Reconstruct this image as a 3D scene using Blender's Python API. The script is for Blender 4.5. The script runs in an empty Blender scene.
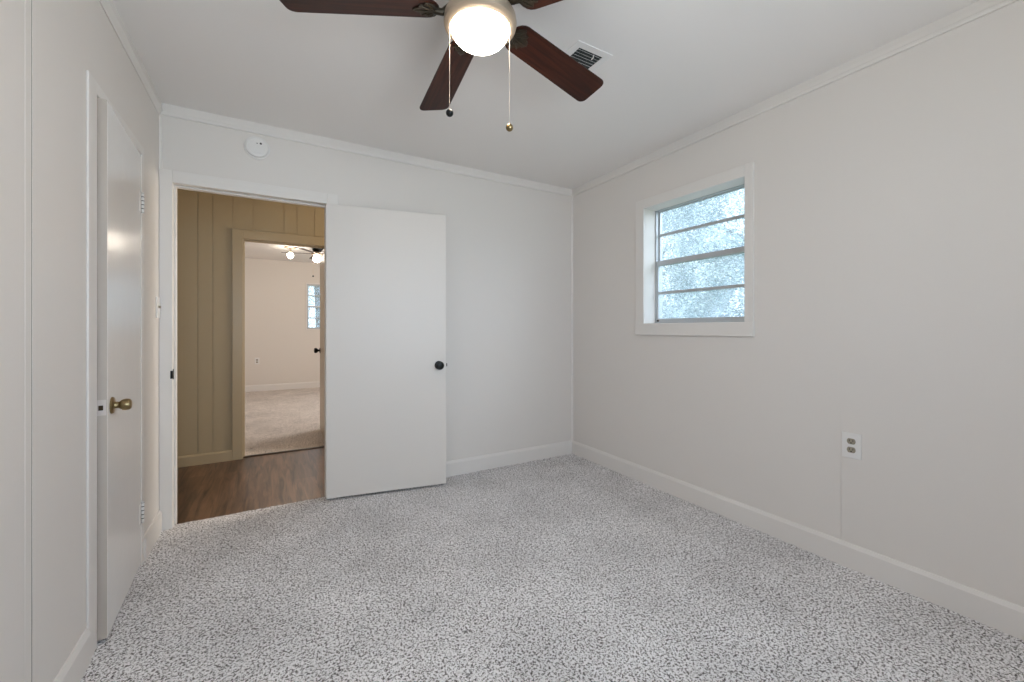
import bpy, bmesh, math, random
from mathutils import Vector, Matrix
random.seed(7)
S = bpy.context.scene
COL = S.collection
R = math.radians

# ------------------------------------------------------------------ camera
cd = bpy.data.cameras.new('camera'); cam = bpy.data.objects.new('camera', cd); COL.objects.link(cam)
cam.location = (0, 0, 1.148); cam.rotation_euler = (R(90), 0, R(-30.0))
cd.sensor_width = 36; cd.lens = 417 / 1024 * 36; cd.shift_y = -12 / 1024; cd.clip_start = 0.02; cd.clip_end = 200
S.camera = cam
# ------------------------------------------------------------------ world, sun, assumed rear daylight, added fill lamps
W = bpy.data.worlds.new('world'); S.world = W; W.use_nodes = True
bg = W.node_tree.nodes['Background']; bg.inputs[0].default_value = (0.66, 0.82, 1.0, 1); bg.inputs[1].default_value = 2.3
sd = bpy.data.lights.new('sun', 'SUN'); sd.energy = 3.0; sd.angle = R(2); sd.color = (1, 0.95, 0.88)
sun = bpy.data.objects.new('sun', sd); COL.objects.link(sun)
sun.rotation_euler = Vector((0.75, 0.28, -0.62)).to_track_quat('-Z', 'Y').to_euler()
def area(name, loc, direction, sx, sy, power, color):
    l = bpy.data.lights.new(name, 'AREA'); l.shape = 'RECTANGLE'; l.size = sx; l.size_y = sy
    l.energy = power; l.color = color
    o = bpy.data.objects.new(name, l); COL.objects.link(o); o.location = loc
    o.rotation_euler = Vector(direction).to_track_quat('-Z', 'Y').to_euler(); return o
area('assumed_rear_daylight', (0.55, -1.10, 1.45), (0, 1, -0.05), 1.5, 1.15, 13, (0.58, 0.79, 1.0)).data.spread = R(115)  # lamp added outside the assumed rear window, standing in for its daylight
area('ceiling_fill', (0.55, -1.12, 0.85), (0, 1, 1.35), 1.5, 0.7, 34, (0.87, 0.93, 1.0)).data.spread = R(130)  # added lamp tilted up to brighten the ceiling
area('window_reveal_fill', (3.5, 0.75, 2.5), (-0.75, 1.0, -0.75), 0.9, 0.9, 22, (0.75, 0.88, 1.0))  # added out-of-view lamp that whitens the window reveal
area('hall_fill', (2.50, 3.8, 1.45), (-1, 0, -0.45), 0.9, 1.2, 58, (1.0, 0.90, 0.76))  # added fill for the dim hall, shining through a made-up window
area('far_room_fill', (2.95, 6.4, 1.55), (-1, 0, 0), 1.4, 1.3, 58, (1.0, 0.96, 0.93))  # added fill for the far room, behind an invented side window
S.view_settings.view_transform = 'Standard'; S.view_settings.look = 'None'
S.view_settings.gamma = 1; S.view_settings.use_curve_mapping = False; S.view_settings.exposure = 0.32
S.cycles.use_denoising = True; S.cycles.max_bounces = 12; S.cycles.diffuse_bounces = 8
S.cycles.transparent_max_bounces = 16; S.cycles.sample_clamp_indirect = 6

# ------------------------------------------------------------------ helpers
def tag(o, label=None, cat=None, group=None, kind=None):
    if label: o['label'] = label
    if cat: o['category'] = cat
    if group: o['group'] = group
    if kind: o['kind'] = kind
    return o
def link(name, bm, mat, parent=None, smooth=False, angle=35):
    bmesh.ops.recalc_face_normals(bm, faces=bm.faces)
    me = bpy.data.meshes.new(name); bm.to_mesh(me); bm.free()
    if smooth:
        for p in me.polygons: p.use_smooth = True
        try: me.set_sharp_from_angle(angle=R(angle))
        except Exception: pass
    for m in (mat if isinstance(mat, (list, tuple)) else [mat]): me.materials.append(m)
    o = bpy.data.objects.new(name, me); COL.objects.link(o)
    if parent: o.parent = parent
    return o
def struct(name, bm, mat, parent=None, **k):
    o = link(name, bm, mat, parent, **k)
    if parent is None: o['kind'] = 'structure'
    return o
def empty(name, loc, rz=0, rx=0, ry=0):
    o = bpy.data.objects.new(name, None); COL.objects.link(o); o.location = loc; o.rotation_euler = (rx, ry, rz)
    o.empty_display_size = 0.05; return o
def NB(): return bmesh.new()
def box(bm, x0, x1, y0, y1, z0, z1, bev=0, seg=2):
    if x0 > x1: x0, x1 = x1, x0
    if y0 > y1: y0, y1 = y1, y0
    t = bmesh.new()
    v = [t.verts.new(c) for c in ((x0,y0,z0),(x1,y0,z0),(x1,y1,z0),(x0,y1,z0),(x0,y0,z1),(x1,y0,z1),(x1,y1,z1),(x0,y1,z1))]
    for f in ((3,2,1,0),(4,5,6,7),(0,1,5,4),(1,2,6,5),(2,3,7,6),(3,0,4,7)): t.faces.new([v[i] for i in f])
    if bev: bmesh.ops.bevel(t, geom=list(t.edges), offset=bev, segments=seg, profile=0.5, affect='EDGES')
    merge(bm, t); return bm
def merge(bm, t, M=None):
    if M is not None: bmesh.ops.transform(t, matrix=M, verts=t.verts)
    me = bpy.data.meshes.new('tmp'); t.to_mesh(me); t.free(); bm.from_mesh(me); bpy.data.meshes.remove(me)
def lathe(bm, prof, seg=48, M=None):
    t = bmesh.new(); rings = []
    for r, z in prof:
        if r < 1e-6: rings.append([t.verts.new((0, 0, z))])
        else: rings.append([t.verts.new((r*math.cos(2*math.pi*i/seg), r*math.sin(2*math.pi*i/seg), z)) for i in range(seg)])
    for a, b in zip(rings, rings[1:]):
        for i in range(seg):
            j = (i+1) % seg
            if len(a) == 1 and len(b) == 1: continue
            if len(a) == 1: t.faces.new((a[0], b[i], b[j]))
            elif len(b) == 1: t.faces.new((a[i], b[0], a[j]))
            else: t.faces.new((a[i], b[i], b[j], a[j]))
    merge(bm, t, M); return bm
def prism(bm, pts, z0, z1, bev=0, M=None):
    t = bmesh.new()
    a = [t.verts.new((x, y, z0)) for x, y in pts]; b = [t.verts.new((x, y, z1)) for x, y in pts]; n = len(pts)
    t.faces.new(a[::-1]); t.faces.new(b)
    for i in range(n): t.faces.new((a[i], a[(i+1)%n], b[(i+1)%n], b[i]))
    if bev:
        es = [e for e in t.edges if abs(e.verts[0].co.z - e.verts[1].co.z) < 1e-6]
        bmesh.ops.bevel(t, geom=es, offset=bev, segments=2, profile=0.5, affect='EDGES')
    merge(bm, t, M); return bm
def sweep(bm, prof, p0, p1, outward):
    """profile (d out from wall, z) run from p0 to p1 (xy) ; outward = xy unit vector"""
    t = bmesh.new(); rows = []
    for p in (p0, p1): rows.append([t.verts.new((p[0]+outward[0]*d, p[1]+outward[1]*d, z)) for d, z in prof])
    n = len(prof)
    for i in range(n): t.faces.new((rows[0][i], rows[0][(i+1)%n], rows[1][(i+1)%n], rows[1][i]))
    t.faces.new(rows[0][::-1]); t.faces.new(rows[1]); merge(bm, t); return bm
def tube(bm, pts, r, seg=8):
    t = bmesh.new(); rings = []
    for k, p in enumerate(pts):
        p = Vector(p); q = Vector(pts[min(k+1, len(pts)-1)]) - Vector(pts[max(k-1, 0)])
        M = q.to_track_quat('Z', 'Y').to_matrix()
        rr = r[k] if isinstance(r, (list, tuple)) else r
        rings.append([t.verts.new(p + M @ Vector((rr*math.cos(2*math.pi*i/seg), rr*math.sin(2*math.pi*i/seg), 0))) for i in range(seg)])
    for a, b in zip(rings, rings[1:]):
        for i in range(seg): t.faces.new((a[i], a[(i+1)%seg], b[(i+1)%seg], b[i]))
    t.faces.new(rings[0][::-1]); t.faces.new(rings[-1]); merge(bm, t); return bm
def xf(dir_z, loc):
    M = Vector(dir_z).to_track_quat('Z', 'Y').to_matrix().to_4x4(); M.translation = Vector(loc); return M

# ------------------------------------------------------------------ materials
def mat(name, color, rough=0.5, metal=0, spec=0.5, bump=None, bdist=0.001):
    m = bpy.data.materials.new(name); m.use_nodes = True; N = m.node_tree.nodes; L = m.node_tree.links
    b = N['Principled BSDF']; b.inputs['Base Color'].default_value = (*color, 1); b.inputs['Roughness'].default_value = rough
    b.inputs['Metallic'].default_value = metal; b.inputs['Specular IOR Level'].default_value = spec
    if bump:
        tc = N.new('ShaderNodeTexCoord'); n = N.new('ShaderNodeTexNoise'); n.inputs['Scale'].default_value = bump[0]
        n.inputs['Detail'].default_value = 4; bp = N.new('ShaderNodeBump'); bp.inputs['Strength'].default_value = bump[1]
        bp.inputs['Distance'].default_value = bdist
        L.new(tc.outputs['Object'], n.inputs['Vector']); L.new(n.outputs['Fac'], bp.inputs['Height']); L.new(bp.outputs['Normal'], b.inputs['Normal'])
    return m
WALLC = (0.74, 0.699, 0.66)
M_wall = mat('wall_paint', WALLC, 0.5, spec=0.4, bump=(5, 0.5), bdist=0.004)
M_ceil = mat('ceiling_paint', (0.82, 0.79, 0.765), 0.75, spec=0.2, bump=(60, 0.15))
M_trim = mat('trim_paint', (0.77, 0.735, 0.70), 0.38, bump=(14, 0.2))
M_door = mat('door_paint', (0.73, 0.685, 0.64), 0.42, bump=(3, 0.35), bdist=0.004)
M_gloss = mat('closet_door_gloss_paint', (0.80, 0.78, 0.76), 0.24, bump=(7, 0.5), bdist=0.002)
M_tan = mat('tan_paint', (0.42, 0.335, 0.21), 0.5, bump=(8, 0.3))
M_tantrim = mat('tan_trim_paint', (0.44, 0.35, 0.225), 0.3)
M_fartan = mat('far_room_paint', (0.74, 0.69, 0.635), 0.6)
M_white = mat('white_plastic', (0.79, 0.77, 0.75), 0.35)
M_almond = mat('almond_plastic', (0.30, 0.26, 0.20), 0.35)
M_black = mat('black_metal', (0.004, 0.004, 0.004), 0.3, spec=0.3)
M_slot = mat('dark_slot', (0.01, 0.01, 0.01), 0.8)
M_brass = mat('aged_brass', (0.30, 0.22, 0.11), 0.28, 1.0, bump=(150, 0.3))
M_alu = mat('aluminium_frame', (0.52, 0.54, 0.56), 0.4, 0.4)
M_pewter = mat('pewter_metal', (0.50, 0.40, 0.30), 0.42, 0.6, bump=(60, 0.3))
M_chain = mat('chain_metal', (0.75, 0.66, 0.55), 0.3, 0.5)
M_dark = mat('duct_dark', (0.02, 0.025, 0.025), 0.8)
M_bark = mat('bark', (0.13, 0.10, 0.08), 0.9, bump=(12, 0.8), bdist=0.02)
M_ground = mat('lawn', (0.16, 0.22, 0.10), 0.9)
M_siding = mat('siding', (0.6, 0.6, 0.6), 0.7)

def wood_mat(name, c1, c2, scale, rough, axis=0, coat=0.0):
    m = bpy.data.materials.new(name); m.use_nodes = True; N = m.node_tree.nodes; L = m.node_tree.links; b = N['Principled BSDF']
    tc = N.new('ShaderNodeTexCoord'); mp = N.new('ShaderNodeMapping'); s = [scale, scale, scale]; s[axis] = scale*0.06
    mp.inputs['Scale'].default_value = s; n = N.new('ShaderNodeTexNoise'); n.inputs['Scale'].default_value = 1; n.inputs['Detail'].default_value = 7
    n.inputs['Distortion'].default_value = 0.6
    cr = N.new('ShaderNodeValToRGB'); cr.color_ramp.elements[0].position = 0.32; cr.color_ramp.elements[1].position = 0.7
    cr.color_ramp.elements[0].color = (*c1, 1); cr.color_ramp.elements[1].color = (*c2, 1)
    L.new(tc.outputs['Object'], mp.inputs['Vector']); L.new(mp.outputs[0], n.inputs['Vector']); L.new(n.outputs['Fac'], cr.inputs[0])
    L.new(cr.outputs[0], b.inputs['Base Color']); b.inputs['Roughness'].default_value = rough; b.inputs['Coat Weight'].default_value = coat
    return m
M_blade = wood_mat('walnut_blade', (0.016, 0.004, 0.002), (0.060, 0.015, 0.007), 60, 0.45, 0, 0.0)
M_blade.node_tree.nodes['Principled BSDF'].inputs['Specular IOR Level'].default_value = 0.25
M_bronze = mat('antique_bronze', (0.055, 0.042, 0.028), 0.4, 0.7, bump=(80, 0.4))

def carpet_mat(name, warm):
    m = bpy.data.materials.new(name); m.use_nodes = True; N = m.node_tree.nodes; L = m.node_tree.links; b = N['Principled BSDF']
    tc = N.new('ShaderNodeTexCoord')
    vo = N.new('ShaderNodeTexVoronoi'); vo.inputs['Scale'].default_value = 300
    sp = N.new('ShaderNodeSeparateColor'); nz = N.new('ShaderNodeTexNoise'); nz.inputs['Scale'].default_value = 118; nz.inputs['Detail'].default_value = 2.5
    n1 = N.new('ShaderNodeMath'); n1.operation = 'MULTIPLY_ADD'; n1.inputs[1].default_value = 0.30
    L.new(tc.outputs['Object'], vo.inputs['Vector']); L.new(tc.outputs['Object'], nz.inputs['Vector'])
    L.new(vo.outputs['Color'], sp.inputs[0]); L.new(sp.outputs[0], n1.inputs[0]); L.new(nz.outputs['Fac'], n1.inputs[2])
    n2 = N.new('ShaderNodeTexNoise'); n2.inputs['Scale'].default_value = 3; n2.inputs['Detail'].default_value = 3
    cr = N.new('ShaderNodeValToRGB'); e = cr.color_ramp.elements
    e[0].position = 0.51; e[0].color = (0.11, 0.098, 0.097, 1)
    e[1].position = 0.69; e[1].color = (0.86, 0.84, 0.85, 1)
    x = e.new(0.585); x.color = (0.52, 0.50, 0.49, 1)
    if warm:
        for q in e: q.color = (q.color[0]*1.0, q.color[1]*0.93, q.color[2]*0.85, 1)
    mx = N.new('ShaderNodeMixRGB'); mx.blend_type = 'MULTIPLY'; mx.inputs[0].default_value = 1
    mr = N.new('ShaderNodeMapRange'); mr.inputs[1].default_value = 0.3; mr.inputs[2].default_value = 0.7; mr.inputs[3].default_value = 0.88; mr.inputs[4].default_value = 1.08
    L.new(tc.outputs['Object'], n2.inputs['Vector'])
    L.new(n1.outputs[0], cr.inputs[0]); L.new(n2.outputs['Fac'], mr.inputs[0])
    L.new(cr.outputs[0], mx.inputs[1]); L.new(mr.outputs[0], mx.inputs[2]); L.new(mx.outputs[0], b.inputs['Base Color'])
    b.inputs['Roughness'].default_value = 0.95; b.inputs['Specular IOR Level'].default_value = 0.1
    bp = N.new('ShaderNodeBump'); bp.inputs['Strength'].default_value = 0.4; bp.inputs['Distance'].default_value = 0.003
    L.new(n1.outputs[0], bp.inputs['Height']); L.new(bp.outputs['Normal'], b.inputs['Normal'])
    return m
M_carpet = carpet_mat('speckled_grey_carpet', False); M_carpet2 = carpet_mat('speckled_beige_carpet', True)

def plank_mat():
    m = bpy.data.materials.new('walnut_plank_floor'); m.use_nodes = True; N = m.node_tree.nodes; L = m.node_tree.links; b = N['Principled BSDF']
    tc = N.new('ShaderNodeTexCoord'); mp = N.new('ShaderNodeMapping'); mp.inputs['Rotation'].default_value = (0, 0, R(90))
    br = N.new('ShaderNodeTexBrick'); br.inputs['Scale'].default_value = 1; br.inputs['Brick Width'].default_value = 1.2; br.inputs['Row Height'].default_value = 0.15
    br.inputs['Mortar Size'].default_value = 0.0015; br.inputs['Color1'].default_value = (0.15, 0.15, 0.15, 1); br.inputs['Color2'].default_value = (1, 1, 1, 1)
    br.inputs['Mortar'].default_value = (0, 0, 0, 1); br.offset = 0.37
    mp2 = N.new('ShaderNodeMapping'); mp2.inputs['Scale'].default_value = (26, 2.2, 1)
    n = N.new('ShaderNodeTexNoise'); n.inputs['Scale'].default_value = 1; n.inputs['Detail'].default_value = 8; n.inputs['Distortion'].default_value = 1.2
    cr = N.new('ShaderNodeValToRGB'); cr.color_ramp.elements[0].position = 0.3; cr.color_ramp.elements[0].color = (0.030, 0.011, 0.005, 1)
    cr.color_ramp.elements[1].position = 0.72; cr.color_ramp.elements[1].color = (0.25, 0.13, 0.07, 1)
    mx = N.new('ShaderNodeMixRGB'); mx.blend_type = 'MULTIPLY'; mx.inputs[0].default_value = 0.5
    L.new(tc.outputs['Object'], mp.inputs[0]); L.new(mp.outputs[0], br.inputs['Vector']); L.new(tc.outputs['Object'], mp2.inputs[0]); L.new(mp2.outputs[0], n.inputs['Vector'])
    L.new(n.outputs['Fac'], cr.inputs[0]); L.new(cr.outputs[0], mx.inputs[1]); L.new(br.outputs['Color'], mx.inputs[2]); L.new(mx.outputs[0], b.inputs['Base Color'])
    b.inputs['Roughness'].default_value = 0.33; b.inputs['Specular IOR Level'].default_value = 1.0
    return m
M_plank = plank_mat()

def glass_mat(name, haze, hc=(0.8, 0.9, 1.0)):
    m = bpy.data.materials.new(name); m.use_nodes = True; N = m.node_tree.nodes; L = m.node_tree.links; N.clear()
    out = N.new('ShaderNodeOutputMaterial'); tr = N.new('ShaderNodeBsdfTransparent'); gl = N.new('ShaderNodeBsdfGlossy'); gl.inputs['Roughness'].default_value = 0.05
    tl = N.new('ShaderNodeBsdfTranslucent'); tl.inputs[0].default_value = (*hc, 1)
    tc = N.new('ShaderNodeTexCoord'); nz = N.new('ShaderNodeTexNoise'); nz.inputs['Scale'].default_value = 4; nz.inputs['Detail'].default_value = 5
    mr = N.new('ShaderNodeMapRange'); mr.inputs[1].default_value = 0.3; mr.inputs[2].default_value = 0.7; mr.inputs[3].default_value = haze*0.6; mr.inputs[4].default_value = haze*1.4
    m1 = N.new('ShaderNodeMixShader'); m2 = N.new('ShaderNodeMixShader'); m2.inputs[0].default_value = 0.05
    L.new(tc.outputs['Object'], nz.inputs['Vector']); L.new(nz.outputs['Fac'], mr.inputs[0]); L.new(mr.outputs[0], m1.inputs[0])
    L.new(tr.outputs[0], m1.inputs[1]); L.new(tl.outputs[0], m1.inputs[2]); L.new(m1.outputs[0], m2.inputs[1]); L.new(gl.outputs[0], m2.inputs[2]); L.new(m2.outputs[0], out.inputs[0])
    return m
M_glass = glass_mat('hazy_window_glass', 0.16)
def emit(name, color, s):
    m = bpy.data.materials.new(name); m.use_nodes = True; b = m.node_tree.nodes['Principled BSDF']
    b.inputs['Base Color'].default_value = (0.9, 0.88, 0.84, 1); b.inputs['Emission Color'].default_value = (*color, 1); b.inputs['Emission Strength'].default_value = s
    b.inputs['Roughness'].default_value = 0.3; return m
M_bowl = emit('frosted_lit_glass', (1.0, 0.86, 0.71), 48)
M_bulb = emit('lit_globe_glass', (1.0, 0.90, 0.76), 44)
def leaf_mat(name, c1, c2):
    m = bpy.data.materials.new(name); m.use_nodes = True; N = m.node_tree.nodes; L = m.node_tree.links; b = N['Principled BSDF']
    g = N.new('ShaderNodeTexCoord'); n = N.new('ShaderNodeTexNoise'); n.inputs['Scale'].default_value = 3
    cr = N.new('ShaderNodeValToRGB'); cr.color_ramp.elements[0].position = 0.35; cr.color_ramp.elements[1].position = 0.65
    cr.color_ramp.elements[0].color = (*c1, 1); cr.color_ramp.elements[1].color = (*c2, 1)
    L.new(g.outputs['Object'], n.inputs[0]); L.new(n.outputs['Fac'], cr.inputs[0]); L.new(cr.outputs[0], b.inputs['Base Color'])
    b.inputs['Roughness'].default_value = 0.4
    return m
M_leafA = leaf_mat('pale_leaves', (0.12, 0.19, 0.19), (0.46, 0.58, 0.60))
M_leafB = leaf_mat('grey_green_leaves', (0.11, 0.18, 0.19), (0.40, 0.52, 0.56))

# ------------------------------------------------------------------ the setting
XL, XR, YB, YR, H = -0.552, 2.414, 3.065, -0.90, 2.44
WT = 0.115            # partition thickness
YH0, YH1 = YB + WT, 4.40   # hall
YF0, YF1 = 4.52, 9.0       # far room
random.seed(3)
# carpet: fine grid with a slightly uneven pile
def carpet(name, x0, x1, y0, y1, step, m, amp=0.0022):
    bm = NB(); nx = int((x1-x0)/step); ny = int((y1-y0)/step)
    vs = [[bm.verts.new((x0+(x1-x0)*i/nx, y0+(y1-y0)*j/ny, random.uniform(-amp, amp))) for i in range(nx+1)] for j in range(ny+1)]
    for j in range(ny):
        for i in range(nx): bm.faces.new((vs[j][i], vs[j][i+1], vs[j+1][i+1], vs[j+1][i]))
    o = struct(name, bm, m, smooth=True, angle=180); return o
carpet('floor', XL-0.02, XR+0.02, YR-0.02, YB+0.045, 0.014, M_carpet)
o = struct('floor_subfloor', box(NB(), -1.8, 3.0, -1.1, 9.2, -0.14, -0.02), M_siding)
carpet('floor_far_room', -1.42, 2.72, YF0-0.045, YF1+0.02, 0.03, M_carpet2, 0.003)
struct('floor_hall', box(NB(), -1.6, 2.32, YB+0.045, YF0-0.10, -0.02, -0.004), M_plank)
# dark transition strip under the far doorway
sweep_b = NB(); sweep(sweep_b, [(0, -0.004), (0.008, 0.004), (0.03, 0.006), (0.046, 0.001), (0.05, -0.004)], (-0.235, YF0-0.10), (0.515, YF0-0.10), (0, 1))
struct('trim_6', sweep_b, mat('dark_transition', (0.03, 0.018, 0.012), 0.4))
# ceilings
struct('ceiling', box(NB(), XL-0.1, XR+0.1, YR-0.1, YB+0.02, H, H+0.08), M_ceil)
struct('ceiling_hall', box(NB(), -1.8, 2.4, YB+0.02, YF0-0.02, H, H+0.08), M_ceil)
struct('ceiling_far_room', box(NB(), -1.5, 2.8, YF0-0.02, YF1+0.1, H, H+0.08), M_ceil)

# back wall with doorway (opening -0.50 .. 0.335 rough, z to 2.005)
DX0, DX1, DZ = -0.494, 0.328, 1.993
bm = NB()
box(bm, -1.8, DX0-0.018, YB, YH0-0.02, -0.02, H); box(bm, DX1+0.018, XR+0.1, YB, YH0-0.02, -0.02, H); box(bm, DX0-0.018, DX1+0.018, YB, YH0-0.02, DZ+0.018, H)
struct('wall_back', bm, M_wall)
bm = NB()
box(bm, -1.8, DX0-0.018, YH0-0.02, YH0, -0.02, H); box(bm, DX1+0.018, 2.4, YH0-0.02, YH0, -0.02, H); box(bm, DX0-0.018, DX1+0.018, YH0-0.02, YH0, DZ+0.018, H)
struct('wall_hall_near', bm, M_tan)
# right wall with window opening
WY0, WY1, WZ0, WZ1 = 1.436, 2.199, 1.190, 2.043
SX = 0.962
bm = NB(); T = XR + 0.19
box(bm, XR, T, YR-0.1, SX-0.0007, -0.02, H); box(bm, XR+0.0006, T, SX-0.0007, SX+0.0007, 0.50, H); box(bm, XR+0.007, T, SX-0.0007, SX+0.0007, -0.02, 0.50)
box(bm, XR, T, SX+0.0007, WY0, -0.02, H); box(bm, XR, T, WY1, YB+0.02, -0.02, H)
box(bm, XR, T, WY0, WY1, -0.02, WZ0); box(bm, XR, T, WY0, WY1, WZ1, H)
struct('wall_right', bm, M_wall)
# left wall with closet opening
CY0, CY1, CZ = 2.053, 2.650, 1.995
bm = NB(); T = XL - 0.10
box(bm, T, XL, YR-0.1, 1.5962, -0.02, H); box(bm, T, XL-0.007, 1.5962, 1.6012, -0.02, H); box(bm, T, XL, 1.6012, CY0-0.015, -0.02, H); box(bm, T, XL, CY1+0.015, YB+0.005, -0.02, H); box(bm, T, XL, CY0-0.015, CY1+0.015, CZ+0.015, H)
struct('wall_left', bm, M_wall)
bm = NB(); box(bm, -1.3, -1.25, 1.7, 3.065, -0.02, H); box(bm, -1.25, T, 1.7, 1.75, -0.02, H); box(bm, -1.3, T, 1.70, 3.065, H, H+0.05)
struct('wall_closet', bm, M_wall)
# rear wall with an opening for the assumed window
RX0, RX1, RZ0, RZ1 = -0.15, 1.25, 0.95, 2.05
bm = NB(); box(bm, XL-0.1, RX0, YR-0.1, YR, -0.02, H); box(bm, RX1, XR+0.1, YR-0.1, YR, -0.02, H); box(bm, RX0, RX1, YR-0.1, YR, -0.02, RZ0); box(bm, RX0, RX1, YR-0.1, YR, RZ1, H)
struct('wall_rear', bm, M_wall)
# hall far wall: vertical plank panelling with real grooves
OX0, OX1, OZ = -0.217, 0.500, 1.947
bm = NB(); gro = [-1.62, -1.42, -1.2, -1.06, -0.86, -0.72, -0.539, -0.435, -0.291, -0.14, 0.102, 0.209, 0.36, 0.56, 0.70, 0.93, 1.05, 1.3, 1.5, 1.62, 1.85, 2.0, 2.2, 2.4]
def hole(bm, x0, x1, y0, y1):
    if x1 <= OX0-0.02 or x0 >= OX1+0.02: box(bm, x0, x1, y0, y1, -0.02, H)
    else:
        if x0 < OX0-0.02: box(bm, x0, OX0-0.02, y0, y1, -0.02, H); x0 = OX0-0.02
        if x1 > OX1+0.02: box(bm, OX1+0.02, x1, y0, y1, -0.02, H); x1 = OX1+0.02
        box(bm, x0, x1, y0, y1, OZ+0.018, H)
for a, b in zip(gro, gro[1:]): hole(bm, a+0.0025, b-0.0025, YH1, YH1+0.006)
hole(bm, -1.8, 2.4, YH1+0.006, YF0-0.02)
struct('wall_hall_far', bm, M_tan)
bm = NB(); hole(bm, -1.5, 2.8, YF0-0.02, YF0); struct('wall_far_room_near', bm, M_fartan)
bm = NB(); box(bm, -1.8, -1.6, YH0-0.01, YH1+0.01, -0.02, H); struct('wall_hall_left', bm, M_tan)
def wall_x(name, x0, x1, y0, y1, a0, a1, z0, z1, m):
    bm = NB(); box(bm, x0, x1, y0, a0, -0.02, H); box(bm, x0, x1, a1, y1, -0.02, H); box(bm, x0, x1, a0, a1, -0.02, z0); box(bm, x0, x1, a0, a1, z1, H)
    struct(name, bm, m)
wall_x('wall_hall_right', 2.3, 2.4, YH0-0.01, YH1+0.01, 3.42, 4.18, 0.95, 2.0, M_tan)  # opening cut for the added hall window
# far room
FX0, FX1, FZ0, FZ1 = 0.60, 1.45, 1.148, 2.02
bm = NB(); box(bm, -1.5, FX0, YF1, YF1+0.12, -0.02, H); box(bm, FX1, 2.8, YF1, YF1+0.12, -0.02, H); box(bm, FX0, FX1, YF1, YF1+0.12, -0.02, FZ0); box(bm, FX0, FX1, YF1, YF1+0.12, FZ1, H)
struct('wall_far_room_far', bm, M_fartan)
struct('wall_far_room_left', box(NB(), -1.5, -1.4, YF0-0.01, YF1+0.01, -0.02, H), M_fartan)
wall_x('wall_far_room_right', 2.7, 2.8, YF0-0.01, YF1+0.01, 5.75, 7.05, 0.95, 2.1, M_fartan)  # opening made for the added side window of the far room

# ---------------- crown, baseboards, corner beads
CP = [(0, 2.3715), (0.012, 2.3715), (0.0135, 2.378), (0.012, 2.388), (0.009, 2.393), (0.008, 2.41), (0.004, 2.430), (0.003, H), (0, H)]
for n, p0, p1, d in (('trim_1', (XL, YB), (XR, YB), (0, -1)), ('trim_2', (XR, YR), (XR, YB), (-1, 0)), ('trim_4', (XL, YR), (XR, YR), (0, 1))):
    struct(n, sweep(NB(), CP, p0, p1, d), M_trim)
struct('trim_3', sweep(NB(), [(0, 2.364), (0.003, 2.362), (0.005, 2.366), (0.016, 2.395), (0.013, 2.400), (0.012, 2.42), (0.011, H), (0, H)], (XL, YR), (XL, YB), (1, 0)), M_trim)
BP = [(0, -0.01), (0.0135, -0.01), (0.0135, 0.100), (0.011, 0.106), (0.0065, 0.116), (0.004, 0.118), (0, 0.118)]
def base(name, runs, m=M_trim, prof=BP):
    bm = NB()
    for p0, p1, d in runs: sweep(bm, prof, p0, p1, d)
    return struct(name, bm, m)
CW = 0.080            # closet casing width
base('baseboard_back', [((0.402, YB), (XR, YB), (0, -1))])
base('baseboard_right', [((XR, YR), (XR, YB), (-1, 0))])
base('baseboard_left', [((XL, YR), (XL, CY0-CW), (1, 0)), ((XL, CY1+0.045), (XL, YB), (1, 0))])
base('baseboard_rear', [((XL, YR), (XR, YR), (0, 1))])
base('baseboard_hall', [((-1.6, YH1), (OX0-CW, YH1), (0, -1)), ((OX1+CW, YH1), (2.3, YH1), (0, -1))], M_tantrim, [(d, z*0.72 if z > 0 else z) for d, z in BP])
base('baseboard_far_room', [((-1.4, YF1), (2.7, YF1), (0, -1)), ((-1.4, YF0), (-1.4, YF1), (1, 0)), ((2.7, YF0), (2.7, YF1), (-1, 0))])
# quarter-round corner beads, back corners
def bead(name, x, y, sx, z0, z1):
    pts = [(x, y), (x+sx*0.013, y)] + [(x+sx*0.013*math.cos(t), y-0.013*math.sin(t)) for t in (R(30), R(60))] + [(x, y-0.013)]
    struct(name, prism(NB(), pts, z0, z1), M_trim, smooth=True)
bead('trim_7', XR, YB, -1, 0.118, 2.374); bead('trim_8', XL, YB, 1, 2.06, 2.374)
# batten covering the panel seam on the left wall
bm = NB(); box(bm, XL, XL+0.0012, 1.563, 1.5955, 0.0, 2.36, 0.0009); box(bm, XL, XL+0.0012, 1.6018, 1.636, 0.0, 2.36, 0.0009)
struct('trim_9', bm, M_wall)
struct('seam_shade_strip', box(NB(), XL-0.0065, XL+0.0005, 1.5963, 1.6011, 0.0, 2.36), mat('shaded_seam', (0.30, 0.28, 0.26), 0.8))  # dark strip paints the shade inside the seam groove

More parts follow.
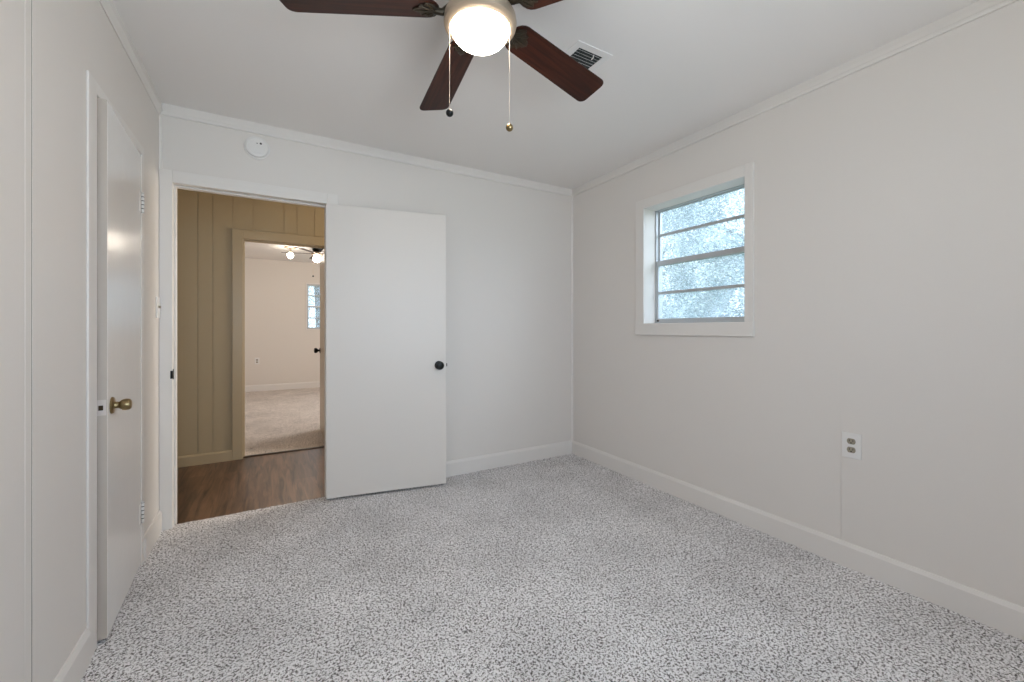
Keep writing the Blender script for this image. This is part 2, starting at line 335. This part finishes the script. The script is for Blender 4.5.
# ---------------- casings and jambs
def casing_board(bm, axis, a0, a1, z0, z1, wall, out, th=0.012):
    if axis == 'x': box(bm, a0, a1, wall, wall+out*th, z0, z1, 0.003)
    else: box(bm, wall, wall+out*th, a0, a1, z0, z1, 0.003)
bm = NB()     # bedroom doorway
casing_board(bm, 'x', XL, DX0+0.002, -0.005, 2.062, YB, -1); casing_board(bm, 'x', DX1-0.002, DX1+0.070, -0.005, 2.062, YB, -1)
casing_board(bm, 'x', DX0+0.002, DX1-0.002, DZ-0.002, 2.062, YB, -1)
struct('trim_10', bm, M_trim)
bm = NB()     # jamb lining and stops
box(bm, DX0-0.018, DX0, YB, YH0, -0.005, DZ); box(bm, DX1, DX1+0.018, YB, YH0, -0.005, DZ); box(bm, DX0-0.018, DX1+0.018, YB, YH0, DZ, DZ+0.018)
box(bm, DX0, DX0+0.010, YB+0.045, YB+0.082, -0.005, DZ, 0.002); box(bm, DX1-0.010, DX1, YB+0.045, YB+0.082, -0.005, DZ, 0.002); box(bm, DX0+0.010, DX1-0.010, YB+0.045, YB+0.082, DZ-0.010, DZ, 0.002)
jb = struct('trim_11', bm, M_trim)
bm = NB(); box(bm, DX0, DX0+0.0015, YB+0.003, YB+0.034, 0.855, 0.915, 0.0005); box(bm, DX0-0.008, DX0+0.004, YB-0.014, YB+0.004, 0.862, 0.908, 0.0015)
link('strike_plate', bm, M_black, jb)['label'] = 'black strike plate'
bm = NB()     # closet casing
casing_board(bm, 'y', CY0-CW, CY0, -0.005, 2.039, XL, 1, 0.008); casing_board(bm, 'y', CY1, CY1+0.045, -0.005, 2.039, XL, 1, 0.008); casing_board(bm, 'y', CY0, CY1, CZ, 2.039, XL, 1, 0.008)
struct('trim_12', bm, M_trim)
bm = NB(); box(bm, XL-0.10, XL, CY0-0.015, CY0, -0.005, CZ); box(bm, XL-0.10, XL, CY1, CY1+0.015, -0.005, CZ); box(bm, XL-0.10, XL, CY0-0.015, CY1+0.015, CZ, CZ+0.015)
struct('trim_13', bm, M_trim)
bm = NB()     # hall casing of the far doorway + jamb
casing_board(bm, 'x', OX0-CW, OX0, -0.004, 2.030, YH1, -1, 0.013); casing_board(bm, 'x', OX1, OX1+CW, -0.004, 2.030, YH1, -1, 0.013); casing_board(bm, 'x', OX0, OX1, OZ+0.003, 2.030, YH1, -1, 0.013)
struct('trim_14', bm, M_tantrim)
bm = NB(); box(bm, OX0-0.02, OX0, YH1, YF0, -0.004, OZ); box(bm, OX1, OX1+0.02, YH1, YF0, -0.004, OZ); box(bm, OX0-0.02, OX1+0.02, YH1, YF0, OZ, OZ+0.018)
box(bm, OX0, OX0+0.011, YH1+0.035, YH1+0.07, -0.004, OZ, 0.002); box(bm, OX0+0.011, OX1, YH1+0.035, YH1+0.07, OZ-0.011, OZ, 0.002)
struct('trim_15', bm, M_tantrim)

# ---------------- doors
def knob_profile(): return [(0, 0.066), (0.014, 0.0655), (0.024, 0.062), (0.0295, 0.053), (0.0305, 0.045), (0.027, 0.035), (0.018, 0.027), (0.0115, 0.022), (0.0105, 0.012), (0.0105, 0.004)]
def rosette_profile(r=0.031): return [(0, 0.0), (r, 0.0), (r, 0.003), (r*0.92, 0.0065), (r*0.6, 0.009), (0.0, 0.0095)]
def add_knob(parent, x, y, z, ny, m, prof=None, r=0.031, name='door_knob'):
    k = link(name, lathe(NB(), prof or knob_profile(), 32, xf((0, ny, 0), (x, y, z))), m, parent, smooth=True)
    link('rosette', lathe(NB(), rosette_profile(r), 32, xf((0, ny, 0), (x, y, z))), m, k, smooth=True)
    return k
# bedroom door, swung wide open against the back wall. local +X from hinge to latch, face at local y=0 looks into the room
h0 = Vector((0.315, 3.019)); f0 = Vector((1.110, 2.884)); ang = math.atan2(f0.y-h0.y, f0.x-h0.x); DW = (f0-h0).length
d1 = struct('door_1', box(NB(), 0, DW, 0, 0.034, 0.018, 1.980, 0.0018), M_door)
d1.location = (h0.x, h0.y, 0); d1.rotation_euler = (0, 0, ang)
d1['label'] = 'plain white slab door standing wide open against the back wall'
k = add_knob(d1, DW-0.055, 0, 0.885, -1, M_black); k['label'] = 'round black door knob'
k = add_knob(d1, DW-0.055, 0.034, 0.885, 1, M_black); k['label'] = 'round black door knob on wall side'
bm = NB(); box(bm, DW-0.0012, DW+0.0006, 0.005, 0.029, 0.856, 0.914, 0.0004); box(bm, DW, DW+0.009, 0.010, 0.024, 0.874, 0.896, 0.002)
link('latch', bm, M_black, d1)
# closet door, barely ajar; hinge on the far side
hc = Vector((XL+0.006, CY1-0.003)); cw = 0.582
ca = math.atan2((2.062-hc.y), (-0.520-hc.x))
d2 = struct('door_2', box(NB(), 0, cw, -0.034, 0, 0.014, CZ-0.006, 0.002), [M_gloss, mat('beige_door_edge', (0.50, 0.44, 0.385), 0.6)])  # edge faces use a darker beige than the door face
for p in d2.data.polygons:
    if p.normal.x > 0.9: p.material_index = 1
d2.location = (hc.x, hc.y, 0); d2.rotation_euler = (0, 0, ca); d2['label'] = 'glossy white closet door on the left wall, slightly ajar'
tul = [(0, 0.057), (0.014, 0.0565), (0.0195, 0.053), (0.0215, 0.047), (0.0225, 0.040), (0.0205, 0.031), (0.0145, 0.0235), (0.0125, 0.021), (0.0125, 0.012), (0.015, 0.008), (0.015, 0.004)]
k = add_knob(d2, cw-0.058, 0, 0.859, 1, M_brass, tul, 0.032); k['label'] = 'aged brass tulip door knob'
bm = NB(); box(bm, cw-0.001, cw+0.0008, -0.032, -0.003, 0.832, 0.889, 0.0004)
lp = link('latch_plate', bm, mat('pale_plate', (0.62, 0.56, 0.52), 0.4), d2)
link('latch_bolt', box(NB(), cw, cw+0.003, -0.024, -0.011, 0.851, 0.869, 0.001), mat('dark_brass', (0.05, 0.035, 0.02), 0.4, 0.8), lp)
for z0 in (0.213, 1.711):
    bm = NB(); M = Matrix.Translation((0.004, 0.007, z0))
    for i in range(5): lathe(bm, [(0, i*0.019+0.002), (0.0065, i*0.019+0.002), (0.0065, i*0.019+0.0170), (0, i*0.019+0.0170)], 16, M)
    lathe(bm, [(0, -0.004), (0.004, -0.003), (0.005, 0.0), (0.0035, 0.0008), (0.0035, 0.0945), (0.005, 0.096), (0.004, 0.0995), (0, 0.100)], 12, M)
    box(bm, 0.004, 0.034, -0.001, 0.0015, z0+0.002, z0+0.093, 0.0004)
    hg = link('hinge', bm, [M_trim], d2, smooth=True)
    link('hinge_gap_shade', lathe(NB(), [(0, 0.001), (0.0058, 0.001), (0.0058, 0.094), (0, 0.094)], 12, M), M_slot, hg, smooth=True)  # black core paints the shade in the gaps between knuckles
# door of the far room, open at right angles beyond the hall
fh = Vector((0.462, YF0+0.004)); fe = Vector((0.484, YF0+0.73)); fa = math.atan2(fe.y-fh.y, fe.x-fh.x)
d3 = struct('door_3', box(NB(), 0, (fe-fh).length, -0.034, 0, 0.014, 1.94, 0.002), M_tantrim)
d3.location = (fh.x, fh.y, 0); d3.rotation_euler = (0, 0, fa); d3['label'] = 'tan door of the far room seen almost edge on'
add_knob(d3, (fe-fh).length-0.06, 0, 0.905, 1, M_black)

# ---------------- bedroom window (right wall)
bm = NB(); XS = XR + 0.10
ct = 0.014
box(bm, XR-ct, XR, 1.383, WY0, 1.187, 2.113, 0.003); box(bm, XR-ct, XR, WY1, 2.277, 1.187, 2.113, 0.003); box(bm, XR-ct, XR, WY0, WY1, WZ1, 2.113, 0.003)
box(bm, XR-0.021, XR, 1.380, 2.279, 1.104, WZ0-0.002, 0.004)
struct('trim_16', bm, M_trim)
w1 = empty('window_1', (XS, (WY0+WY1)/2, WZ0)); w1['kind'] = 'structure'
w1['label'] = 'small aluminium sash window with four wide panes'
def wl(name, bm, m, p=None, label=None):
    bmesh.ops.translate(bm, verts=bm.verts, vec=-Vector(w1.location)); o = link(name, bm, m, p or w1)
    if label: o['label'] = label
    return o
bm = NB()
box(bm, XS+0.010, XS+0.075, WY0, WY0+0.016, WZ0, WZ1, 0.002); box(bm, XS+0.010, XS+0.075, WY1-0.012, WY1, WZ0, WZ1, 0.002)
box(bm, XS+0.010, XS+0.075, WY0+0.016, WY1-0.018, WZ1-0.006, WZ1, 0.002); box(bm, XS+0.010, XS+0.075, WY0+0.016, WY1-0.018, WZ0, WZ0+0.014, 0.002)
fr = wl('window_frame', bm, M_alu)
zm = 1.640
def sash(name, x0, z0, z1, zb, bot, top):
    bm = NB(); y0, y1 = WY0+0.010, WY1-0.012; x1 = x0+0.020
    box(bm, x0, x1, y0, y0+0.018, z0, z1, 0.002); box(bm, x0, x1, y1-0.013, y1, z0, z1, 0.002)
    box(bm, x0, x1, y0+0.018, y1-0.013, z0, z0+bot, 0.002); box(bm, x0, x1, y0+0.018, y1-0.013, z1-top, z1, 0.002)
    box(bm, x0+0.003, x1-0.003, y0+0.018, y1-0.013, zb-0.010, zb+0.010, 0.002)
    s = wl(name, bm, M_alu)
    for a, b in ((z0+bot, zb-0.010), (zb+0.010, z1-top)):
        g = NB(); box(g, x0+0.008, x0+0.011, y0+0.018, y1-0.013, a, b); wl('pane', g, M_glass, s)
    return s
sash('lower_sash', XS+0.014, WZ0+0.010, zm+0.020, 1.418, 0.026, 0.036)
sash('upper_sash', XS+0.036, zm-0.016, WZ1-0.004, 1.856, 0.030, 0.008)
bm = NB(); box(bm, XS+0.004, XS+0.014, WY1-0.034, WY1-0.020, WZ0+0.014, WZ0+0.026, 0.002); wl('sash_latch', bm, M_black)
# assumed rear window, unseen behind the viewpoint, added as an opening for daylight
w2 = empty('assumed_window_2', ((RX0+RX1)/2, YR-0.06, RZ0)); w2['kind'] = 'structure'; w2['label'] = 'assumed wide window, out of view in the rear wall'
bm = NB(); x0, x1 = RX0-w2.location.x, RX1-w2.location.x; hh = RZ1-RZ0
box(bm, x0, x0+0.03, -0.02, 0.02, 0, hh); box(bm, x1-0.03, x1, -0.02, 0.02, 0, hh); box(bm, x0+0.03, x1-0.03, -0.02, 0.02, 0, 0.03); box(bm, x0+0.03, x1-0.03, -0.02, 0.02, hh-0.03, hh); box(bm, -0.015, 0.015, -0.02, 0.02, 0.03, hh-0.03)
link('window_frame', bm, M_alu, w2)
M_clear = glass_mat('clear_window_glass', 0.02)
for a, b in ((x0+0.03, -0.015), (0.015, x1-0.03)): link('pane', box(NB(), a, b, -0.002, 0.002, 0.03, hh-0.03), M_clear, w2)
bm = NB(); box(bm, RX0-0.07, RX0, YR, YR+0.014, RZ0-0.08, RZ1+0.07, 0.003); box(bm, RX1, RX1+0.07, YR, YR+0.014, RZ0-0.08, RZ1+0.07, 0.003); box(bm, RX0, RX1, YR, YR+0.014, RZ1, RZ1+0.07, 0.003); box(bm, RX0, RX1, YR, YR+0.014, RZ0-0.08, RZ0, 0.003)
struct('trim_17', bm, M_trim)  # casing boards of the assumed rear window
def added_side_window(name, x, y0, y1, z0, z1, label):
    w = empty(name, (x, (y0+y1)/2, z0)); w['kind'] = 'structure'; w['label'] = label
    a, h_ = (y1-y0)/2, z1-z0; bm = NB()
    box(bm, -0.02, 0.02, -a, -a+0.03, 0, h_, 0.002); box(bm, -0.02, 0.02, a-0.03, a, 0, h_, 0.002)
    for z, t in ((0.015, 0.015), (h_/2, 0.016), (h_-0.015, 0.015)): box(bm, -0.02, 0.02, -a+0.03, a-0.03, z-t, z+t, 0.002)
    link('window_frame', bm, M_alu, w)
    for q0, q1 in ((0.03, h_/2-0.016), (h_/2+0.016, h_-0.03)): link('pane', box(NB(), -0.002, 0.002, -a+0.03, a-0.03, q0, q1), M_clear, w)
added_side_window('added_window_4', 2.35, 3.42, 4.18, 0.95, 2.0, 'added window, out of view at the right end of the hall')  # made-up window, an opening for the hall fill lamp
added_side_window('added_window_5', 2.75, 5.75, 7.05, 0.95, 2.1, 'added window, out of view in the right wall of the far room')  # likewise invented, so the far room fill has an opening
# far room window
w3 = empty('window_3', ((FX0+FX1)/2, YF1+0.06, FZ0)); w3['kind'] = 'structure'; w3['label'] = 'four-pane window in the far room wall'
x0, x1 = FX0-w3.location.x, FX1-w3.location.x; hh = FZ1-FZ0; bm = NB()
box(bm, x0, x0+0.03, -0.02, 0.02, 0, hh); box(bm, x1-0.03, x1, -0.02, 0.02, 0, hh)
for z, t in ((0.015, 0.015), (hh*0.25, 0.009), (hh*0.5, 0.016), (hh*0.75, 0.009), (hh-0.015, 0.015)): box(bm, x0+0.03, x1-0.03, -0.02, 0.02, z-t, z+t)
link('window_frame', bm, M_alu, w3)
zs = [0.03, hh*0.25-0.009, hh*0.25+0.009, hh*0.5-0.016, hh*0.5+0.016, hh*0.75-0.009, hh*0.75+0.009, hh-0.03]
for i in range(0, 8, 2): link('pane', box(NB(), x0+0.03, x1-0.03, -0.002, 0.002, zs[i], zs[i+1]), M_glass, w3)
bm = NB(); box(bm, FX0-0.02, FX0, YF1-0.012, YF1, FZ0-0.02, FZ1+0.02, 0.003); box(bm, FX1, FX1+0.02, YF1-0.012, YF1, FZ0-0.02, FZ1+0.02, 0.003); box(bm, FX0, FX1, YF1-0.012, YF1, FZ1, FZ1+0.02, 0.003); box(bm, FX0, FX1, YF1-0.012, YF1, FZ0-0.02, FZ0, 0.003)
struct('trim_18', bm, M_trim)

# ------------------------------------------------------------------ ceiling fan
FV = Vector((0.5, 0.8660)); RV = Vector((0.8660, -0.5))
def wpt(dep, lat): return FV*dep + RV*lat
FC = wpt(1.4288, -0.1085)
def blade_mesh(L0, L1, w0, w1):
    """blade outline along +X, rounded root and softly cornered tip"""
    pts = []
    n = 10
    for i in range(n+1):        # root half-ellipse
        t = R(90 + 180*i/n); pts.append((L0+0.045+0.045*math.cos(t), w0/2*math.sin(t)))
    rc = 0.028
    for cx, cy, a0 in ((L1-rc-0.006, -w1/2+rc, -90), (L1-rc+0.002, w1/2-rc, 0)):
        for i in range(6): t = R(a0+90*i/5); pts.append((cx+rc*math.cos(t), cy+rc*math.sin(t)))
    return pts
def make_fan(name, loc, angles, zb, blade_r=0.6575, drop=0.0, chains=True):
    root = empty(name, (loc[0], loc[1], H))
    z = zb - H
    zr = -0.262                                 # rim of the glass bowl, relative to the ceiling
    link('canopy', lathe(NB(), [(0, 0), (0.085, 0), (0.088, -0.006), (0.082, -0.030), (0.070, -0.045), (0, -0.045)], 48), M_pewter, root, smooth=True)
    link('motor_housing', lathe(NB(), [(0, -0.04), (0.075, -0.04), (0.105, -0.052), (0.122, -0.075), (0.126, -0.105), (0.122, -0.135), (0.108, -0.155), (0.098, -0.165), (0.096, -0.190), (0, -0.190)], 64), M_pewter, root, smooth=True)
    link('light_fitter', lathe(NB(), [(0, -0.188), (0.088, -0.188), (0.100, -0.200), (0.112, -0.212), (0.1215, -0.228), (0.1245, -0.246), (0.1225, -0.258), (0.114, -0.266), (0.102, -0.270), (0.098, -0.262), (0, -0.258)], 64), M_pewter, root, smooth=True)
    bp = [(0.096, zr+0.006), (0.098, zr-0.004)]
    for i in range(1, 13): t = R(90*i/12); bp.append((0.098*math.cos(t), zr-0.004-0.062*math.sin(t)))
    b = link('light_bowl', lathe(NB(), bp, 64), M_bowl, root, smooth=True); b['label'] = 'glowing frosted glass bowl'
    for a in angles:
        bl = bpy.data.objects.new('x', None); bpy.data.objects.remove(bl)
        M = Matrix.Rotation(a, 4, 'Z') @ Matrix.Translation((0, 0, z+0.0057)) @ Matrix.Rotation(R(2.18), 4, 'Y') @ Matrix.Rotation(R(-12.7), 4, 'X')
        bo = link('blade', prism(NB(), blade_mesh(0.138, blade_r - (0.007 if abs(a-angles[2]) < 1e-6 else 0), 0.116, 0.143), -0.003, 0.003, 0.001), M_blade, root)
        bo.matrix_local = M
        # ornate bracket: leaf shaped plate under the blade root with ribs, and an arm back to the motor
        g = NB()
        leaf = [(0.228, 0), (0.216, 0.014), (0.206, 0.016), (0.202, 0.034), (0.190, 0.030), (0.182, 0.046), (0.168, 0.042), (0.155, 0.036), (0.146, 0.016), (0.112, 0.013),
                (0.112, -0.013), (0.146, -0.016), (0.155, -0.036), (0.168, -0.042), (0.182, -0.046), (0.190, -0.030), (0.202, -0.034), (0.206, -0.016), (0.216, -0.014)]
        prism(g, leaf, -0.0080, -0.0034, 0.001)
        for q in ((0.222, 0.0), (0.200, 0.028), (0.200, -0.028), (0.180, 0.040), (0.180, -0.040)):
            tube(g, [(0.150, 0, -0.008), ((0.150+q[0])/2, q[1]*0.62, -0.0105), (q[0], q[1], -0.008)], [0.004, 0.0035, 0.0015], 8)
        tube(g, [(0.160, 0, -0.006), (0.130, 0, -0.010), (0.105, 0, 0.008), (0.088, 0, 0.022)], [0.010, 0.011, 0.011, 0.012], 10)
        for q in ((0.160, 0), (0.186, 0.018), (0.186, -0.018)): lathe(g, [(0, -0.0125), (0.003, -0.012), (0.0045, -0.010), (0.0045, -0.008), (0, -0.008)], 12, Matrix.Translation((q[0], q[1], 0)))
        link('blade_bracket', g, M_bronze, bo, smooth=True)
    if chains:
        for s, zl, mm, lab in ((-1, 1.870, M_black, 'black ball pendant'), (1, 1.821, M_brass, 'brass ball pendant')):
            p = Vector((RV.x, RV.y))*s*0.100 - FV*0.035
            c = NB(); top = -0.262; bot = zl - H + 0.010
            tube(c, [(p.x, p.y, top), (p.x, p.y, bot)], 0.0005, 6)
            n = int((top-bot)/0.0045)
            for i in range(n):
                zc = top-(top-bot)*(i+0.5)/n
                lathe(c, [(0, 0.0009), (0.0008, 0.0005), (0.0009, 0), (0.0008, -0.0005), (0, -0.0009)], 6, Matrix.Translation((p.x, p.y, zc)))
            ch = link('pull_chain', c, M_chain, root, smooth=True, angle=80)
            q = NB(); Mq = Matrix.Translation((p.x, p.y, zl-H))
            lathe(q, [(0, 0.014), (0.003, 0.0135), (0.004, 0.011)] + [(0.0125*math.sin(R(20+160*i/10)), 0.0125*math.cos(R(20+160*i/10))) for i in range(11)] + [(0, -0.0128)], 24, Mq)
            e = link('pendant', q, mm, ch, smooth=True, angle=60); e['label'] = lab
    return root
a0 = math.atan2(FV.y, FV.x)   # depth direction
angs = []
for k in range(5):
    t = R((43.57, 114.8, 187.3, 259.57, 331.57)[k]); v = RV*math.cos(t) + FV*math.sin(t); angs.append(math.atan2(v.y, v.x))
fan = make_fan('ceiling_fan', FC, angs, 2.231)
tag(fan, 'large five-blade walnut ceiling fan with lit glass bowl in the bedroom', 'ceiling fan')

# ------------------------------------------------------------------ ceiling vent
v = empty('ceiling_vent', (1.188, 1.465, H)); VW, VL = 0.208, 0.235; IB = 0.034
bm = NB()
for a in ((0, VW, 0, IB), (0, VW, VL-IB, VL), (0, IB, IB, VL-IB), (VW-IB, VW, IB, VL-IB)): box(bm, *a, -0.0045, 0, 0.0008)
link('frame', bm, M_white, v)
link('duct_backing', box(NB(), IB-0.004, VW-IB+0.004, IB-0.004, VL-IB+0.004, -0.0015, 0), M_dark, v)
bm = NB(); n = 9
for i in range(n):
    y = IB + (VL-2*IB)*(i+0.5)/n
    t = NB(); box(t, IB, VW-IB, -0.0042, 0.0042, -0.0005, 0.0005); merge(bm, t, Matrix.Translation((0, y, -0.0045)) @ Matrix.Rotation(R(40), 4, 'X'))
lv = link('louvre', bm, M_white, v); lv['label'] = 'row of slim louvre slats'
bm = NB(); tube(bm, [(VW-IB-0.052, IB+0.004, -0.006), (VW-IB-0.048, IB+0.012, -0.014), (VW-IB-0.050, IB+0.022, -0.018)], 0.0025, 8)
link('damper_lever', bm, M_white, v)
tag(v, 'white louvred air vent on the ceiling beyond the fan blade', 'vent')

# ------------------------------------------------------------------ smoke detector
s = empty('smoke_detector', (-0.077, YB, 2.282))
M = xf((0, -1, 0), (0, 0, 0))
link('base_plate', lathe(NB(), [(0, 0), (0.069, 0), (0.070, 0.004), (0.069, 0.010), (0, 0.010)], 64, M), M_white, s, smooth=True)
link('cover', lathe(NB(), [(0, 0.008), (0.063, 0.008), (0.0635, 0.020), (0.060, 0.028), (0.050, 0.0325), (0.047, 0.0315), (0.045, 0.034), (0.020, 0.0365), (0, 0.037)], 64, M), M_white, s, smooth=True)
bm = NB(); lathe(bm, [(0, 0.0325), (0.006, 0.0325), (0.006, 0.0375), (0, 0.038)], 16, xf((0, -1, 0), (0.021, 0, 0.019)))
link('sounder_port', bm, M_slot, s); bm = NB(); lathe(bm, [(0, 0.0330), (0.0032, 0.0330), (0.0032, 0.0378), (0, 0.038)], 12, xf((0, -1, 0), (0.001, 0, 0.017)))
link('indicator', bm, M_slot, s)
tag(s, 'round white smoke detector high on the wall above the doorway', 'smoke detector')

# ------------------------------------------------------------------ outlets and switch
def outlet(name, loc, rz, pw, ph, label, group=None):
    """built facing local -Y"""
    r = empty(name, loc, rz)
    link('cover_plate', box(NB(), -pw/2, pw/2, -0.006, 0, -ph/2, ph/2, 0.0025), M_white, r)
    for sz in (-1, 1):
        cz = sz*0.0205; b = NB(); pts = []
        for i in range(24):
            t = 2*math.pi*i/24; pts.append((0.0175*math.cos(t), max(-0.0135, min(0.0135, 0.0175*math.sin(t)))))
        prism(b, pts, 0, 0.0025, 0.0005, xf((0, -1, 0), (0, -0.0055, cz)))
        rc = link('receptacle', b, M_almond, r); rc['label'] = 'almond brown socket'
        b = NB(); box(b, -0.0085, -0.006, -0.0084, -0.0078, cz-0.001, cz+0.008); box(b, 0.006, 0.0085, -0.0084, -0.0078, cz-0.001, cz+0.008)
        lathe(b, [(0, 0), (0.003, 0), (0.003, 0.0006), (0, 0.0006)], 12, xf((0, -1, 0), (0, -0.0078, cz-0.0075)))
        link('slots', b, M_slot, rc)
    link('screw', lathe(NB(), [(0, 0), (0.003, 0), (0.0025, 0.001), (0, 0.0012)], 12, xf((0, -1, 0), (0, -0.006, 0))), M_white, r, smooth=True)
    return tag(r, label, 'outlet')
outlet('electrical_outlet', (XR, 0.918, 0.589), R(-90), 0.078, 0.122, 'white duplex outlet with brown sockets low on the right wall')
outlet('electrical_outlet', (-0.227, YF1, 0.558), 0, 0.075, 0.118, 'tiny wall outlet low on the far room wall')
sw = empty('light_switch', (XL, 3.008, 1.268), R(90))
link('cover_plate', box(NB(), -0.036, 0.036, -0.006, 0, -0.058, 0.058, 0.0025), M_white, sw)
link('toggle', box(NB(), -0.005, 0.005, -0.017, -0.006, -0.004, 0.010, 0.0015), M_almond, sw)
for z in (-0.030, 0.030): link('screw', lathe(NB(), [(0, 0), (0.003, 0), (0.0025, 0.001), (0, 0.0012)], 12, xf((0, -1, 0), (0, -0.006, z))), M_white, sw)
tag(sw, 'white toggle light switch on the left wall beside the doorway', 'light switch')

# ------------------------------------------------------------------ far room lights
g = empty('ceiling_light', (0.262, 7.45, H))
link('medallion', lathe(NB(), [(0, 0), (0.085, 0), (0.088, -0.008), (0.07, -0.016), (0.04, -0.022), (0, -0.022)], 40), M_pewter, g, smooth=True)
link('stem', lathe(NB(), [(0, -0.02), (0.012, -0.02), (0.012, -0.07), (0.03, -0.085), (0, -0.085)], 20), M_pewter, g, smooth=True)
link('globe', lathe(NB(), [(0, -0.08)] + [(0.045*math.sin(R(18*i)), -0.13+0.045*math.cos(R(18*i))) for i in range(1, 10)] + [(0, -0.175)], 32), M_bulb, g, smooth=True)
tag(g, 'small lit globe light on the far room ceiling', 'ceiling light')
ff = empty('ceiling_fan', (0.625, 7.20, H))
link('canopy', lathe(NB(), [(0, 0), (0.095, 0), (0.09, -0.03), (0.05, -0.085), (0, -0.085)], 32), M_black, ff, smooth=True)
link('motor_housing', lathe(NB(), [(0, -0.08), (0.05, -0.08), (0.085, -0.10), (0.085, -0.125), (0.05, -0.15), (0, -0.15)], 40), M_pewter, ff, smooth=True)
for k in range(5):
    bo = link('blade', prism(NB(), blade_mesh(0.07, 0.50, 0.10, 0.125), -0.003, 0.003, 0.001), M_blade, ff)
    bo.matrix_local = Matrix.Rotation(R(20+72*k), 4, 'Z') @ Matrix.Translation((0, 0, -0.112)) @ Matrix.Rotation(R(-10), 4, 'X')
link('globe', lathe(NB(), [(0, -0.145)] + [(0.06*math.sin(R(18*i)), -0.195+0.05*math.cos(R(18*i))) for i in range(1, 10)] + [(0, -0.245)], 32), M_bulb, ff, smooth=True)
pc = link('pull_chain', tube(NB(), [(-0.06, -0.03, -0.13), (-0.06, -0.03, -0.46)], 0.003, 6), M_chain, ff)
link('pendant', lathe(NB(), [(0, 0.014)] + [(0.013*math.sin(R(30*i)), 0.013*math.cos(R(30*i))) for i in range(1, 6)] + [(0, -0.014)], 16, Matrix.Translation((-0.06, -0.03, -0.47))), M_black, pc, smooth=True)
tag(ff, 'small dark ceiling fan glimpsed through the doorway in the far room', 'ceiling fan')

# ------------------------------------------------------------------ outside
struct('ground', box(NB(), -30, 40, -30, 40, -0.75, -0.6), M_ground)
def tree(loc, h, rad, n, m, label, seed, leaf=0.030):
    rnd = random.Random(seed); t = empty('tree', loc)
    b = NB(); tube(b, [(0, 0, -0.05), (0.05, 0.02, h*0.3), (-0.05, 0.08, h*0.6), (0.03, 0, h*0.9)], [0.16, 0.12, 0.08, 0.03], 10)
    for k in range(9):
        a = rnd.uniform(0, 6.28); z = h*rnd.uniform(0.2, 0.75); l = rad*rnd.uniform(0.5, 0.9)
        tube(b, [(0, 0, z), (l*0.5*math.cos(a), l*0.5*math.sin(a), z+l*0.25), (l*math.cos(a), l*math.sin(a), z+l*0.6)], [0.06, 0.04, 0.012], 7)
    link('trunk', b, M_bark, t, smooth=True)
    V = []; Fc = []
    cl = []
    for k in range(170):
        u = rnd.uniform(0, 1); a = rnd.uniform(0, 6.28); zz = h*(0.10+0.9*u); rr = rad*math.sqrt(max(0.05, 1-(2*u-0.85)**2*0.75))*math.sqrt(rnd.uniform(0.15, 1))
        cl.append((rr*math.cos(a), rr*math.sin(a), zz, rnd.uniform(0.35, 0.7)))
    for i in range(n):
        c = rnd.choice(cl); d = Vector((rnd.gauss(0, 1), rnd.gauss(0, 1), rnd.gauss(0, 0.8))).normalized()*c[3]*rnd.uniform(0.55, 1.05)
        p = Vector((c[0], c[1], max(0.02, c[2]))) + d
        if p.z < 0.05: p.z = 0.05
        u = Vector((rnd.gauss(0, 1), rnd.gauss(0, 1), rnd.gauss(0, 1))).normalized(); w = u.orthogonal().normalized(); s = leaf*rnd.uniform(0.6, 1.2)
        k = len(V); V += [p-u*s, p+w*s*0.42, p+u*s, p-w*s*0.42]; Fc.append((k, k+1, k+2, k+3))
    me = bpy.data.meshes.new('foliage'); me.from_pydata(V, [], Fc); me.materials.append(m)
    f = bpy.data.objects.new('foliage', me); COL.objects.link(f); f.parent = t
    tag(t, label, 'tree'); return t
tree((7.0, 3.45, -0.6), 6.2, 2.35, 170000, M_leafA, 'pale leafy tree filling the right side of the window view', 1)
tree((9.4, 8.6, -0.6), 7.6, 2.4, 170000, M_leafB, 'grey-green leafy tree filling the left side of the window view', 2)
tree((1.2, 13.5, -0.6), 5.5, 2.0, 40000, M_leafA, 'pale leafy tree seen through the far room window', 4)
